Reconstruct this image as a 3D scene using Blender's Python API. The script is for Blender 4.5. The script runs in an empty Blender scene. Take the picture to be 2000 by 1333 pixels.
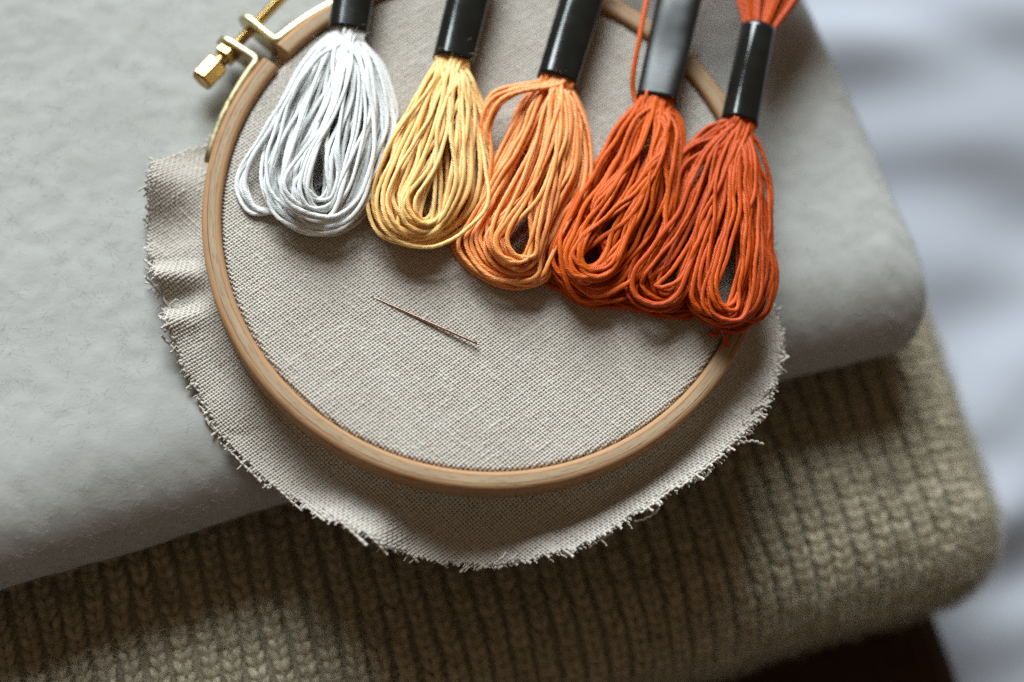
import bpy, math, random
import numpy as np

# ---------------------------------------------------------------- units: 1 Blender unit = 1 cm
sc = bpy.context.scene
sc.unit_settings.system = 'METRIC'
sc.unit_settings.scale_length = 0.01
rng = np.random.default_rng(11)
random.seed(5)
COL = sc.collection

# ---------------------------------------------------------------- camera (the lens looks down on the hoop)
CAM = np.array([1.221, -12.452, math.exp(3.352)])
PITCH, YAW, ROLL = 1.243, 0.0013, 0.273
FW = np.array([math.sin(YAW) * math.cos(PITCH), math.cos(YAW) * math.cos(PITCH), -math.sin(PITCH)])
_r = np.cross(FW, [0, 0, 1]); _r /= np.linalg.norm(_r); _u = np.cross(_r, FW)
RT = math.cos(ROLL) * _r + math.sin(ROLL) * _u
UP = -math.sin(ROLL) * _r + math.cos(ROLL) * _u


def at(px, py, z):
    """World points on the level z seen at photograph coordinates (2000 x 1333)."""
    px = np.asarray(px, float); py = np.asarray(py, float); z = np.asarray(z, float)
    d = FW + RT * ((px[..., None] - 1000) * 0.00036) - UP * ((py[..., None] - 666.5) * 0.00036)
    t = (z - CAM[2]) / d[..., 2]
    return CAM + d * t[..., None]


cam = bpy.data.cameras.new('camera')
cam.lens = 50; cam.sensor_width = 36
cam.clip_start = 0.5; cam.clip_end = 500
cam_o = bpy.data.objects.new('camera', cam); COL.objects.link(cam_o)
from mathutils import Matrix, Vector
M = Matrix(((RT[0], UP[0], -FW[0], CAM[0]), (RT[1], UP[1], -FW[1], CAM[1]), (RT[2], UP[2], -FW[2], CAM[2]), (0, 0, 0, 1)))
cam_o.matrix_world = M
cam.dof.use_dof = True
cam.dof.focus_distance = float((at(900., 660., -0.1) - CAM) @ FW)
cam.dof.aperture_fstop = 0.034
cam.dof.aperture_blades = 9
sc.camera = cam_o

# ---------------------------------------------------------------- world: a dim room
w = bpy.data.worlds.new('World'); sc.world = w; w.use_nodes = True
w.node_tree.nodes['Background'].inputs[0].default_value = (1.0, 0.74, 0.48, 1)
w.node_tree.nodes['Background'].inputs[1].default_value = 0.155

# ---------------------------------------------------------------- the window: one large soft lamp, back left
L = np.array([-0.36, 0.69, 0.54]); L /= np.linalg.norm(L)
key = bpy.data.lights.new('window_light', 'AREA')
key.shape = 'RECTANGLE'; key.size = 140; key.size_y = 150
key.energy = 1720000
key.color = (0.88, 0.985, 1.02)
key_o = bpy.data.objects.new('window_light', key); COL.objects.link(key_o)
key_o.location = tuple(L * 250 + np.array([2, -2, 0]))
key_o.rotation_euler = Vector(tuple(-L)).to_track_quat('-Z', 'Y').to_euler()

sc.view_settings.view_transform = 'Standard'
sc.view_settings.look = 'None'
sc.view_settings.exposure = 0
sc.view_settings.gamma = 1
sc.view_settings.use_curve_mapping = False
sc.cycles.use_denoising = False
sc.cycles.adaptive_threshold = 0.004
sc.cycles.max_bounces = 8
sc.cycles.diffuse_bounces = 6

# ---------------------------------------------------------------- helpers


def empty(name, loc=(0, 0, 0)):
    o = bpy.data.objects.new(name, None); COL.objects.link(o)
    o.location = tuple(float(v) for v in loc)
    o.empty_display_size = 0.5
    return o


def tag(o, label=None, cat=None, group=None, kind=None):
    if label: o['label'] = label
    if cat: o['category'] = cat
    if group: o['group'] = group
    if kind: o['kind'] = kind
    return o


def mesh(name, V, F, mat, parent=None, smooth=True, attr=None):
    """V (n,3) world points, F (m,k) faces, or a list of such face arrays."""
    V = np.asarray(V, np.float32)
    if parent is not None:
        V = V - np.array(parent.location, np.float32)
    Fs = F if isinstance(F, list) else [F]
    me = bpy.data.meshes.new(name)
    me.vertices.add(len(V)); me.vertices.foreach_set('co', V.ravel())
    loops = np.concatenate([f.ravel() for f in Fs]).astype(np.int32)
    counts = np.concatenate([np.full(len(f), f.shape[1], np.int32) for f in Fs])
    starts = np.concatenate([[0], np.cumsum(counts)[:-1]]).astype(np.int32)
    me.loops.add(len(loops)); me.loops.foreach_set('vertex_index', loops)
    me.polygons.add(len(counts))
    me.polygons.foreach_set('loop_start', starts)
    me.polygons.foreach_set('loop_total', counts)
    me.update(calc_edges=True)
    if smooth:
        me.polygons.foreach_set('use_smooth', np.ones(len(counts), bool))
    if attr is not None:
        a = me.attributes.new('vary', 'FLOAT', 'POINT')
        a.data.foreach_set('value', np.asarray(attr, np.float32))
    me.validate()
    me.materials.append(mat)
    o = bpy.data.objects.new(name, me); COL.objects.link(o)
    if parent is not None:
        o.parent = parent
    return o


def soft(o, deg):
    me = o.data
    me.polygons.foreach_set('use_smooth', np.ones(len(me.polygons), bool))
    me.set_sharp_from_angle(angle=math.radians(deg))


class Tubes:
    """Collects swept tubes into one mesh."""
    def __init__(self):
        self.V = []; self.F = []; self.A = []; self.n = 0

    def add(self, P, r, sides=5, ref=(0, 0, 1), flat=1.0, val=0.0, cap=True, N=None):
        P = np.asarray(P, float)
        m = len(P)
        T = np.gradient(P, axis=0); T /= np.linalg.norm(T, axis=1, keepdims=True) + 1e-12
        if N is None:
            N = np.broadcast_to(np.asarray(ref, float), P.shape)
        S = np.cross(T, N); S /= np.linalg.norm(S, axis=1, keepdims=True) + 1e-12
        B = np.cross(S, T)
        r = np.broadcast_to(np.asarray(r, float), (m,))
        a = np.arange(sides) / sides * 2 * np.pi
        ring = P[:, None] + r[:, None, None] * (np.cos(a)[None, :, None] * S[:, None] + flat * np.sin(a)[None, :, None] * B[:, None])
        V = ring.reshape(-1, 3)
        i = np.arange(m - 1)[:, None] * sides; j = np.arange(sides)[None]; jn = (j + 1) % sides
        F = np.stack([i + j, i + sides + j, i + sides + jn, i + jn], -1).reshape(-1, 4)[:, ::-1]
        if cap:
            c0, c1 = m * sides, m * sides + 1
            V = np.concatenate([V, P[:1] - T[:1] * r[0] * .4, P[-1:] + T[-1:] * r[-1] * .4])
            jj = np.arange(sides); jj2 = (jj + 1) % sides
            # triangles stored as degenerate-free quads is not possible: use separate list
            self.F.append(('t', np.stack([np.full(sides, c0), jj, jj2], -1) + self.n))
            b = (m - 1) * sides
            self.F.append(('t', np.stack([np.full(sides, c1), b + jj2, b + jj], -1) + self.n))
        self.F.append(('q', F + self.n))
        self.V.append(V); self.A.append(np.full(len(V), val)); self.n += len(V)

    def build(self, name, mat, parent=None):
        q = [f for k, f in self.F if k == 'q']; t = [f for k, f in self.F if k == 't']
        Fs = [np.concatenate(q)] + ([np.concatenate(t)] if t else [])
        return mesh(name, np.concatenate(self.V), Fs, mat, parent, attr=np.concatenate(self.A))


def grid_faces(m, n, wrap_m=False, wrap_n=False):
    i = np.arange(m if wrap_m else m - 1)[:, None]; j = np.arange(n if wrap_n else n - 1)[None]
    i2 = (i + 1) % m; j2 = (j + 1) % n
    return np.stack([i * n + j, i2 * n + j, i2 * n + j2, i * n + j2], -1).reshape(-1, 4)


def spline(C, ds=None, n=None):
    """Centripetal-ish Catmull-Rom through the rows of C, resampled evenly."""
    C = np.asarray(C, float)
    k = len(C)
    E = np.concatenate([2 * C[:1] - C[1:2], C, 2 * C[-1:] - C[-2:-1]])
    out = []
    t = np.linspace(0, 1, 24, endpoint=False)[:, None]
    for i in range(k - 1):
        p0, p1, p2, p3 = E[i:i + 4]
        out.append(0.5 * (2 * p1 + (p2 - p0) * t + (2 * p0 - 5 * p1 + 4 * p2 - p3) * t ** 2 + (3 * p1 - p0 - 3 * p2 + p3) * t ** 3))
    P = np.concatenate(out + [C[-1:]])
    s = np.concatenate([[0], np.cumsum(np.linalg.norm(np.diff(P, axis=0), axis=1))])
    if n is None:
        n = max(4, int(s[-1] / ds))
    q = np.linspace(0, s[-1], n)
    return np.stack([np.interp(q, s, P[:, c]) for c in range(P.shape[1])], -1)


def fnoise(x, seed, amp=1.0):
    """Smooth 1-D value noise."""
    r = np.random.default_rng(seed).uniform(-1, 1, 512)
    x = np.asarray(x, float); i = np.floor(x).astype(int); f = x - i; f = f * f * (3 - 2 * f)
    return amp * (r[i % 512] * (1 - f) + r[(i + 1) % 512] * f)


def noise2(x, y, seed):
    r = np.random.default_rng(seed).uniform(-1, 1, (64, 64))
    xi = np.floor(x).astype(int); yi = np.floor(y).astype(int)
    fx = x - xi; fy = y - yi; fx = fx * fx * (3 - 2 * fx); fy = fy * fy * (3 - 2 * fy)
    g = lambda a, b: r[a % 64, b % 64]
    return (g(xi, yi) * (1 - fx) + g(xi + 1, yi) * fx) * (1 - fy) + (g(xi, yi + 1) * (1 - fx) + g(xi + 1, yi + 1) * fx) * fy


def fbm2(x, y, seed, o=3):
    s = 0
    for k in range(o):
        s = s + noise2(x * 2 ** k, y * 2 ** k, seed + k) / 2 ** k
    return s


# ---------------------------------------------------------------- materials


class NT:
    def __init__(self, name):
        self.m = bpy.data.materials.new(name); self.m.use_nodes = True
        self.t = self.m.node_tree
        self.b = self.t.nodes['Principled BSDF']; self.out = self.t.nodes['Material Output']

    def n(self, typ, **kw):
        x = self.t.nodes.new(typ)
        for k, v in kw.items():
            if k.startswith('i_'):
                x.inputs[k[2:].replace('_', ' ')].default_value = v
            else:
                setattr(x, k, v)
        return x

    def l(self, a, b):
        self.t.links.new(a, b)

    def math(self, op, a, b=None, c=None):
        x = self.n('ShaderNodeMath', operation=op)
        for i, v in enumerate((a, b, c)):
            if v is None: continue
            if isinstance(v, (int, float)): x.inputs[i].default_value = v
            else: self.l(v, x.inputs[i])
        return x.outputs[0]

    def mix(self, f, a, b, blend='MIX'):
        x = self.n('ShaderNodeMix', data_type='RGBA', blend_type=blend)
        for s, v in ((x.inputs[0], f), (x.inputs[6], a), (x.inputs[7], b)):
            if isinstance(v, (int, float)): s.default_value = v
            elif isinstance(v, tuple): s.default_value = v if len(v) == 4 else (*v, 1)
            else: self.l(v, s)
        return x.outputs[2]

    def noise(self, scale, vec=None, detail=3, rough=.55):
        x = self.n('ShaderNodeTexNoise')
        x.inputs['Scale'].default_value = scale; x.inputs['Detail'].default_value = detail
        x.inputs['Roughness'].default_value = rough
        if vec is not None: self.l(vec, x.inputs['Vector'])
        return x.outputs['Fac']

    def ramp(self, f, a, b, lo=0.0, hi=1.0):
        x = self.n('ShaderNodeMapRange')
        self.l(f, x.inputs[0])
        x.inputs[1].default_value = a; x.inputs[2].default_value = b; x.inputs[3].default_value = lo; x.inputs[4].default_value = hi
        return x.outputs[0]

    def obj(self):
        return self.n('ShaderNodeTexCoord').outputs['Object']

    def bump(self, h, strength=.3, dist=.02):
        x = self.n('ShaderNodeBump'); x.inputs['Strength'].default_value = strength; x.inputs['Distance'].default_value = dist
        self.l(h, x.inputs['Height']); self.l(x.outputs[0], self.b.inputs['Normal'])
        return x.outputs[0]

    def translucent(self, col, amount):
        """mix a share of light let through the fibres"""
        tr = self.n('ShaderNodeBsdfTranslucent'); mx = self.n('ShaderNodeMixShader')
        mx.inputs[0].default_value = amount
        if isinstance(col, tuple): tr.inputs[0].default_value = (*col, 1)
        else: self.l(col, tr.inputs[0])
        self.l(self.b.outputs[0], mx.inputs[1]); self.l(tr.outputs[0], mx.inputs[2])
        self.l(mx.outputs[0], self.out.inputs[0])


def yarn_mat(name, col, dark=None, rough=.6, spec=.25, trans=.15, vary=.18, nscale=3.0, sheen=0.0):
    k = NT(name)
    a = k.n('ShaderNodeAttribute', attribute_name='vary').outputs['Fac']
    dark = dark or tuple(c * (1 - vary) for c in col)
    f = k.math('ADD', k.math('MULTIPLY', a, .55), k.math('MULTIPLY', k.noise(nscale, k.obj()), .5))
    c = k.mix(f, col, dark)
    k.l(c, k.b.inputs['Base Color'])
    k.b.inputs['Roughness'].default_value = rough
    k.b.inputs['Specular IOR Level'].default_value = spec
    if sheen:
        k.b.inputs['Sheen Weight'].default_value = sheen; k.b.inputs['Sheen Roughness'].default_value = .5
    if trans: k.translucent(c, trans)
    return k.m


def linen_mat():
    k = NT('linen_yarn')
    a = k.n('ShaderNodeAttribute', attribute_name='vary').outputs['Fac']
    o = k.obj()
    c = k.mix(a, (.63, .585, .53), (.58, .525, .46))
    c = k.mix(k.ramp(k.noise(1.1, o, 2), .35, .75), c, (.57, .515, .45))
    # the odd rusty or straw coloured fleck spun into the yarn
    c = k.mix(k.ramp(k.noise(9, o, 1), .735, .78, 0, .75), c, (.30, .20, .11))
    c = k.mix(k.ramp(k.noise(7, k.n('ShaderNodeVectorMath', operation='ADD').outputs[0], 1), .9, 1, 0, .5), c, (.5, .2, .15))
    k.l(c, k.b.inputs['Base Color'])
    k.b.inputs['Roughness'].default_value = .85
    k.b.inputs['Specular IOR Level'].default_value = .12
    k.translucent(c, .22)
    return k.m


def wood_mat():
    k = NT('beech_wood')
    o = k.obj()
    sp = k.n('ShaderNodeSeparateXYZ'); k.l(o, sp.inputs[0])
    x, y, z = sp.outputs
    r = k.math('SQRT', k.math('ADD', k.math('MULTIPLY', x, x), k.math('MULTIPLY', y, y)))
    th = k.math('ARCTAN2', y, k.math('MULTIPLY', x, -1))      # seam on the far side
    cb = k.n('ShaderNodeCombineXYZ')
    k.l(k.math('MULTIPLY', th, 6.0), cb.inputs[0]); k.l(k.math('MULTIPLY', r, 14), cb.inputs[1]); k.l(k.math('MULTIPLY', z, 14), cb.inputs[2])
    v = cb.outputs[0]
    grain = k.noise(1.0, v, 5, .65)
    c = k.mix(k.ramp(grain, .3, .7), (.375, .27, .17), (.275, .18, .105))
    # fine pores: short dark dashes along the bend
    cb2 = k.n('ShaderNodeCombineXYZ')
    k.l(k.math('MULTIPLY', th, 22.0), cb2.inputs[0]); k.l(k.math('MULTIPLY', r, 26), cb2.inputs[1]); k.l(k.math('MULTIPLY', z, 26), cb2.inputs[2])
    pores = k.ramp(k.noise(1.0, cb2.outputs[0], 2), .55, .66, 0, .62)
    c = k.mix(pores, c, (.22, .125, .065))
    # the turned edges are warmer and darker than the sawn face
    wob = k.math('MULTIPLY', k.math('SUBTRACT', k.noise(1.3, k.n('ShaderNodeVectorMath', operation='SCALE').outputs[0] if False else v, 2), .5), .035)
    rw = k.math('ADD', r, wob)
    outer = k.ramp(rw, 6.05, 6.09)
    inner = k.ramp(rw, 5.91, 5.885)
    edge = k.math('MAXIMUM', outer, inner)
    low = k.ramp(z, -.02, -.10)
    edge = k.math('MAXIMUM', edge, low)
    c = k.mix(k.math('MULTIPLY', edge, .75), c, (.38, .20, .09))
    # scorched patches on the outer edge
    burn = k.math('MULTIPLY', k.ramp(k.noise(1.35, cb.outputs[0], 3), .54, .64), outer)
    c = k.mix(k.math('MULTIPLY', burn, .7), c, (.25, .09, .035))
    # joints of the bent strips
    d1 = k.math('ABSOLUTE', k.math('SUBTRACT', rw, 6.062)); d2 = k.math('ABSOLUTE', k.math('SUBTRACT', rw, 5.897))
    line = k.math('MAXIMUM', k.ramp(d1, .016, .005), k.math('MULTIPLY', k.ramp(d2, .013, .003), .6))
    line = k.math('MULTIPLY', line, k.ramp(k.noise(.8, v, 2), .30, .55))
    c = k.mix(k.math('MULTIPLY', line, .9), c, (.12, .06, .03))
    k.l(c, k.b.inputs['Base Color'])
    k.b.inputs['Roughness'].default_value = .68
    k.b.inputs['Specular IOR Level'].default_value = .22
    h = k.math('SUBTRACT', k.math('MULTIPLY', grain, .5), k.math('ADD', line, pores))
    k.bump(h, .35, .015)
    return k.m


def brass_mat(name='brass', col=(.83, .62, .26), rough=.2):
    k = NT(name)
    o = k.obj()
    k.l(k.mix(k.ramp(k.noise(4, o, 4), .4, .7), col, tuple(c * .82 for c in col)), k.b.inputs['Base Color'])
    k.b.inputs['Metallic'].default_value = 1
    k.l(k.ramp(k.noise(6, o, 4), .3, .7, rough * .8, rough * 1.5), k.b.inputs['Roughness'])
    return k.m


def label_mat(name, rough, tint=(.006, .0065, .0062)):
    k = NT(name)
    o = k.obj()
    k.l(k.mix(k.ramp(k.noise(1.5, o, 3), .4, .7), tint, tuple(c * 1.7 for c in tint)), k.b.inputs['Base Color'])
    k.l(k.ramp(k.noise(2, o, 3), .3, .7, rough * .7, rough), k.b.inputs['Roughness'])
    k.b.inputs['Specular IOR Level'].default_value = .5
    k.b.inputs['Coat Weight'].default_value = .0
    k.b.inputs['Coat Roughness'].default_value = rough * .7
    k.bump(k.noise(1.6, o, 2), .08, .03)
    return k.m


def cloth_mat(name, col, col2, scale, bump, dist, rough=.95, sheen=.2, sharp=(.35, .65)):
    k = NT(name)
    o = k.obj()
    f = k.ramp(k.noise(scale, o, 5, .6), sharp[0], sharp[1])
    c = k.mix(f, col, col2)
    k.l(c, k.b.inputs['Base Color'])
    k.b.inputs['Roughness'].default_value = rough
    k.b.inputs['Specular IOR Level'].default_value = .05
    k.b.inputs['Sheen Weight'].default_value = sheen
    k.bump(k.noise(scale * 2.2, o, 6, .65), bump, dist)
    return k.m


LINEN = None
WOOD = wood_mat()
BRASS = brass_mat('pale_brass', (.50, .43, .25), .34)
GOLD = brass_mat('yellow_brass', (.50, .32, .11), .22)

# ================================================================ SETTING
# the stack of folded clothes lies turned 30 degrees to the lens: a frame of its own
SA = math.radians(30)


def st(x, y, z):
    """stack frame -> world"""
    x = np.asarray(x, float); y = np.asarray(y, float)
    return np.stack(np.broadcast_arrays(x * math.cos(SA) - y * math.sin(SA), x * math.sin(SA) + y * math.cos(SA), np.asarray(z, float)), -1)


SHEET_Z = -11.2


def make_sheet():
    n = 260
    g = np.linspace(-1, 1, n)
    gx = np.sign(g) * np.abs(g) ** 1.5 * 90
    X, Y = np.meshgrid(gx + 14, gx + 2, indexing='ij')
    # soft folds thrown across the bed
    Z = np.full_like(X, SHEET_Z)
    u = X * math.cos(.35) + Y * math.sin(.35); v = -X * math.sin(.35) + Y * math.cos(.35)
    Z += .30 * fbm2(u * .13 + 3, v * .33 + 1, 21, 2)
    for (px, py, ang, ln, wd, h) in ((1930, 262, -6, 5.5, 1.9, .62), (1840, 500, 8, 2.6, 1.7, .64), (1990, 760, 38, 6, 1.6, .8), (1935, 1010, 50, 5, 1.2, .8),
                                     (1650, 110, -12, 4, 1.3, .8), (1960, 1235, 20, 4, 1.2, .7), (1960, 40, 10, 5, 1.4, .8)):
        c = at(px, py, SHEET_Z)
        a = math.radians(ang) + .27
        du = (X - c[0]) * math.cos(a) + (Y - c[1]) * math.sin(a); dv = -(X - c[0]) * math.sin(a) + (Y - c[1]) * math.cos(a)
        dv = dv + .25 * np.sin(du * .5 + px)
        Z += h * np.exp(-(du / ln) ** 2) * np.exp(-(dv / wd) ** 2)
    V = np.stack([X, Y, Z], -1).reshape(-1, 3)
    k = NT('cotton_sheet')
    o = k.obj()
    k.l(k.mix(k.noise(.5, o, 2), (.295, .306, .338), (.285, .29, .33)), k.b.inputs['Base Color'])  # the blue of sky light is painted into the sheet's base colour
    k.b.inputs['Roughness'].default_value = .9
    k.b.inputs['Specular IOR Level'].default_value = .1
    k.bump(k.noise(14, o, 3), .08, .02)
    return tag(mesh('bed_sheet', V, grid_faces(n, n), k.m), 'pale bed sheet tinted with blue sky light, in soft folds under the stack', None, None, 'structure')


make_sheet()


def pad(x0, x1, y0, y1, z0, z1, step, wob, seed, shear=0.0, front=0.0):
    """A folded textile: a slab whose edges are half-round, as a dense grid of points with normals."""
    R = (z1 - z0) / 2; zc = (z0 + z1) / 2
    m = int((x1 - x0) / step) + int(math.pi * R / step); n = int((y1 - y0) / step) + int(math.pi * R / step)

    def strip(a0, a1, cnt):
        # position along a loop cross-section: the flat top, then half way round the bends
        flat = (a1 - a0) - 2 * R
        s = np.linspace(-math.pi * R * .72, flat + math.pi * R * .72, cnt)
        core = np.clip(s, 0, flat) + a0 + R
        ang = np.where(s < 0, s, np.where(s > flat, s - flat, 0)) / R
        return core, ang
    cx, ax = strip(x0, x1, m); cy, ay = strip(y0, y1, n)
    CX, CY = np.meshgrid(cx, cy, indexing='ij'); AX, AY = np.meshgrid(ax, ay, indexing='ij')
    N = np.stack([np.sin(AX) * np.cos(AY * .999), np.cos(AX) * np.sin(AY), np.cos(AX) * np.cos(AY)], -1)
    # at corners both bends act: blend so that the corner stays round
    N = np.stack([np.sin(AX), np.sin(AY), np.zeros_like(AX)], -1)
    A = np.hypot(AX, AY); A = np.minimum(A, math.pi * .9)
    dx = np.where(np.hypot(AX, AY) > 1e-9, AX / (np.hypot(AX, AY) + 1e-12), 0); dy = np.where(np.hypot(AX, AY) > 1e-9, AY / (np.hypot(AX, AY) + 1e-12), 0)
    N = np.stack([dx * np.sin(A), dy * np.sin(A), np.cos(A)], -1)
    d = wob * fbm2(CX * .22 + AX * .4 + 5, CY * .22 + AY * .4 + 9, seed, 3)
    P = np.stack([CX, CY, np.full_like(CX, zc)], -1) + N * (R + d)[..., None]
    if front:                                            # the front bend sags into a wider, flatter curve
        t = P[..., 1] - y0
        P[..., 1] = y0 - .055 * np.maximum(0, -P[..., 0] - 5) * np.clip(1 - t / 6, 0, 1) + np.where(t < R, t * front / R, front + (t - R) * (y1 - y0 - front) / (y1 - y0 - R))
        N = np.stack([N[..., 0], np.where(t < R, N[..., 1] * R / front, N[..., 1]), N[..., 2]], -1)
        N /= np.linalg.norm(N, axis=-1, keepdims=True) + 1e-12
    P[..., 0] += shear * (P[..., 1] - y0)
    Wp = st(P[..., 0], P[..., 1], P[..., 2])
    Wn = st(N[..., 0], N[..., 1], N[..., 2])
    return Wp, Wn


def fibres(name, mat, parent, P, N, count, ln, rad, lift, seed, curl=.6):
    """loose fibre ends standing off a surface: thin curved three-sided hairs"""
    g = np.random.default_rng(seed)
    i = g.integers(0, len(P), count)
    p = P[i] + g.normal(0, .05, (count, 3)) * (1 - np.abs(N[i])); nn = N[i]
    t = g.normal(size=(count, 3)); t -= (t * nn).sum(1, keepdims=True) * nn; t /= np.linalg.norm(t, axis=1, keepdims=True)
    b = np.cross(nn, t)
    le = ln * g.uniform(.4, 1.5, count)[:, None]; li = lift * g.uniform(.1, 1.4, count)[:, None]; cu = curl * g.normal(size=count)[:, None]
    pts = []
    for q in (0, .34, .67, 1.0):
        pts.append(p + t * le * q + nn * li * le * (math.sin(q * 2.2)) + b * cu * le * q * q - nn * .01)
    pts = np.stack(pts, 1)                               # count,4,3
    side = b * rad
    up = nn * rad
    wid = np.array([1, .9, .7, .25])[None, :, None]
    ring = np.stack([pts + side[:, None] * wid, pts - side[:, None] * wid * .6 + up[:, None] * wid, pts - side[:, None] * wid * .6 - up[:, None] * wid], 2)  # c,4,3,3
    V = ring.reshape(-1, 3)
    base = np.arange(count)[:, None, None] * 12
    ii = np.arange(3)[None, :, None] * 3; jj = np.arange(3)[None, None]; jn = (jj + 1) % 3
    F = np.stack(np.broadcast_arrays(base + ii + jj, base + ii + jn, base + ii + 3 + jn, base + ii + 3 + jj), -1).reshape(-1, 4)
    o = mesh(name, V, F, mat, parent, attr=np.repeat(g.uniform(0, 1, count), 12))
    return o


def in_view(P, margin=60):
    d = P - CAM; kk = d @ FW
    px = 1000 + (d @ RT) / kk / .00036; py = 666.5 - (d @ UP) / kk / .00036
    return (px > -margin) & (px < 2000 + margin) & (py > -margin) & (py < 1333 + margin)


# ---- white blanket
def make_blanket():
    root = empty('folded_blanket', (0, 0, -4.0))
    tag(root, 'thick fuzzy off white wool blanket folded on top of the stack under the hoop', 'blanket')
    P, N = pad(-24, 10.32, -4.62, 15, -4.0, -1.0, .11, .07, 3, shear=-.075, front=2.3)
    mm, nn = P.shape[:2]
    # felted nap: small clumps
    X, Y = P[..., 0], P[..., 1]
    clump = .014 * fbm2(X * 3.1 + P[..., 2], Y * 3.1 - P[..., 2], 31, 3)
    P = P + N * clump[..., None]
    k = NT('felted_wool')
    o = k.obj()
    f = k.ramp(k.noise(1.6, o, 6, .62), .36, .66)
    c = k.mix(f, (.342, .336, .321), (.326, .317, .298))
    # the weave under the nap shows as faint dark ticks
    c = k.mix(k.ramp(k.noise(7, o, 4), .60, .74, 0, .16), c, (.28, .27, .24))
    k.l(c, k.b.inputs['Base Color']); k.b.inputs['Roughness'].default_value = 1; k.b.inputs['Specular IOR Level'].default_value = .03
    k.b.inputs['Sheen Weight'].default_value = .15
    k.bump(k.math('ADD', k.noise(5, o, 4, .6), k.math('MULTIPLY', k.noise(26, o, 3, .6), .45)), .24, .035)
    body = mesh('blanket_body', P.reshape(-1, 3), grid_faces(mm, nn)[:, ::-1], k.m, root)
    fm = yarn_mat('wool_fibre', (.60, .59, .57), (.56, .55, .53), rough=1, spec=.02, trans=.4)
    Pv = P.reshape(-1, 3); Nv = N.reshape(-1, 3)
    d = Pv - CAM
    ok = in_view(Pv) & ((d * Nv).sum(1) < 4.0) & (rng.random(len(Nv)) < np.clip((1.02 - Nv[:, 2]) * 1.6, .10, 1))      # the nap stands up most where the cloth bends
    fz = fibres('blanket_nap', fm, root, Pv[ok], Nv[ok], 26000, .17, .0013, .2, 5, curl=.3)
    return root


make_blanket()


# ---- beige ribbed sweater
def make_sweater():
    root = empty('folded_sweater', (0, 0, -8.2))
    tag(root, 'beige chunky rib knit sweater folded between the white blanket and the dark brown one', 'sweater')
    X1, Y0, Z0, Z1 = 11.25, -10.3, -8.2, -4.15
    R = (Z1 - Z0) / 2; zc = (Z0 + Z1) / 2
    P, N = pad(-24, X1 - .12, Y0 + .12, 14, Z0 + .12, Z1 - .12, .16, .05, 8)
    mm, nn = P.shape[:2]
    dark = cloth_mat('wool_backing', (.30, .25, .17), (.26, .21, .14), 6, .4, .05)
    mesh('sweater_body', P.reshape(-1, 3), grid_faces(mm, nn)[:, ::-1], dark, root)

    def surf(t, s, h):
        """t across the ribs, s along them from the back over the front fold"""
        tc = X1 - R
        yc = Y0 + R
        ax = np.maximum(t - tc, 0) / R
        cx = np.minimum(t, tc)
        sy = np.maximum(s, 0) / R
        cy = np.where(s < 0, yc - s, yc)
        A = np.hypot(ax, sy); A2 = np.minimum(A, math.pi * .95)
        dx = np.where(A > 1e-9, ax / (A + 1e-12), 0); dy = np.where(A > 1e-9, -sy / (A + 1e-12), 0)
        n = np.stack([dx * np.sin(A2), dy * np.sin(A2), np.cos(A2)], -1)
        wob = .09 * fbm2(cx * .3 + ax, cy * .3 + sy, 44, 2)
        p = np.stack([cx, cy, np.full_like(cx, zc)], -1) + n * (R + h + wob)[..., None]
        return st(p[..., 0], p[..., 1], p[..., 2]), st(n[..., 0], n[..., 1], n[..., 2])
    g = np.random.default_rng(17)
    T = Tubes()
    pitch, hh = .53, .27
    PS, NS = [], []
    q = np.linspace(0, 1, 6)
    t = -14.0
    while t < X1 + R * .5:
        t += pitch
        wave = .06 * math.sin(t * 1.7)
        for s in np.arange(-6.2, 3.6, hh):
            p0, n0 = surf(np.array([t]), np.array([s]), np.zeros(1))
            if not in_view(p0, 120)[0]:
                continue
            if ((p0[0] - CAM) * n0[0]).sum() > 9: continue
            jt, js = g.normal(0, .012), g.normal(0, .022)
            tone = g.uniform(0, 1)
            for sd in (-1, 1):
                bow = np.sin(q * math.pi)
                tt = t + jt + wave * math.sin(s) + sd * (.025 + .14 * q) + g.normal(0, .014)
                ss = s + js + q * -.36 + .09
                h = -.03 + .13 * bow - .04 * q + g.normal(0, .022)
                pp, n1 = surf(tt, ss, h)
                T.add(pp, (.05 + .052 * bow) * g.uniform(.85, 1.15), 6, val=np.clip(tone + g.normal(0, .2), 0, 1), N=n1, flat=.85)
                PS.append(pp[1:5] + n1[1:5] * .08); NS.append(n1[1:5])
            # the sunk purl bump between the ribs
            tt = t + pitch / 2 + np.linspace(-.10, .10, 5); ss = s + .1 + .05 * np.cos(np.linspace(-1.5, 1.5, 5)) + g.normal(0, .02)
            pp, n1 = surf(tt, np.broadcast_to(ss, tt.shape), np.full(5, -.20) + .03 * np.cos(np.linspace(-1.5, 1.5, 5)))
            T.add(pp, np.array([.04, .065, .07, .065, .04]), 5, val=np.clip(tone + .15, 0, 1), N=n1)
            PS.append(pp[1:4]); NS.append(n1[1:4])
    wool = yarn_mat('oatmeal_wool', (.68, .59, .45), (.52, .435, .31), rough=.95, spec=.05, trans=.12, nscale=5)
    T.build('knit_stitches', wool, root)
    PS = np.concatenate(PS); NS = np.concatenate(NS)
    fib = yarn_mat('oatmeal_fibre', (.58, .52, .41), rough=.95, spec=.05, trans=.3)
    fibres('sweater_fuzz', fib, root, PS, NS, 120000, .28, .0032, .65, 9, curl=.9)
    return root


make_sweater()


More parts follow.
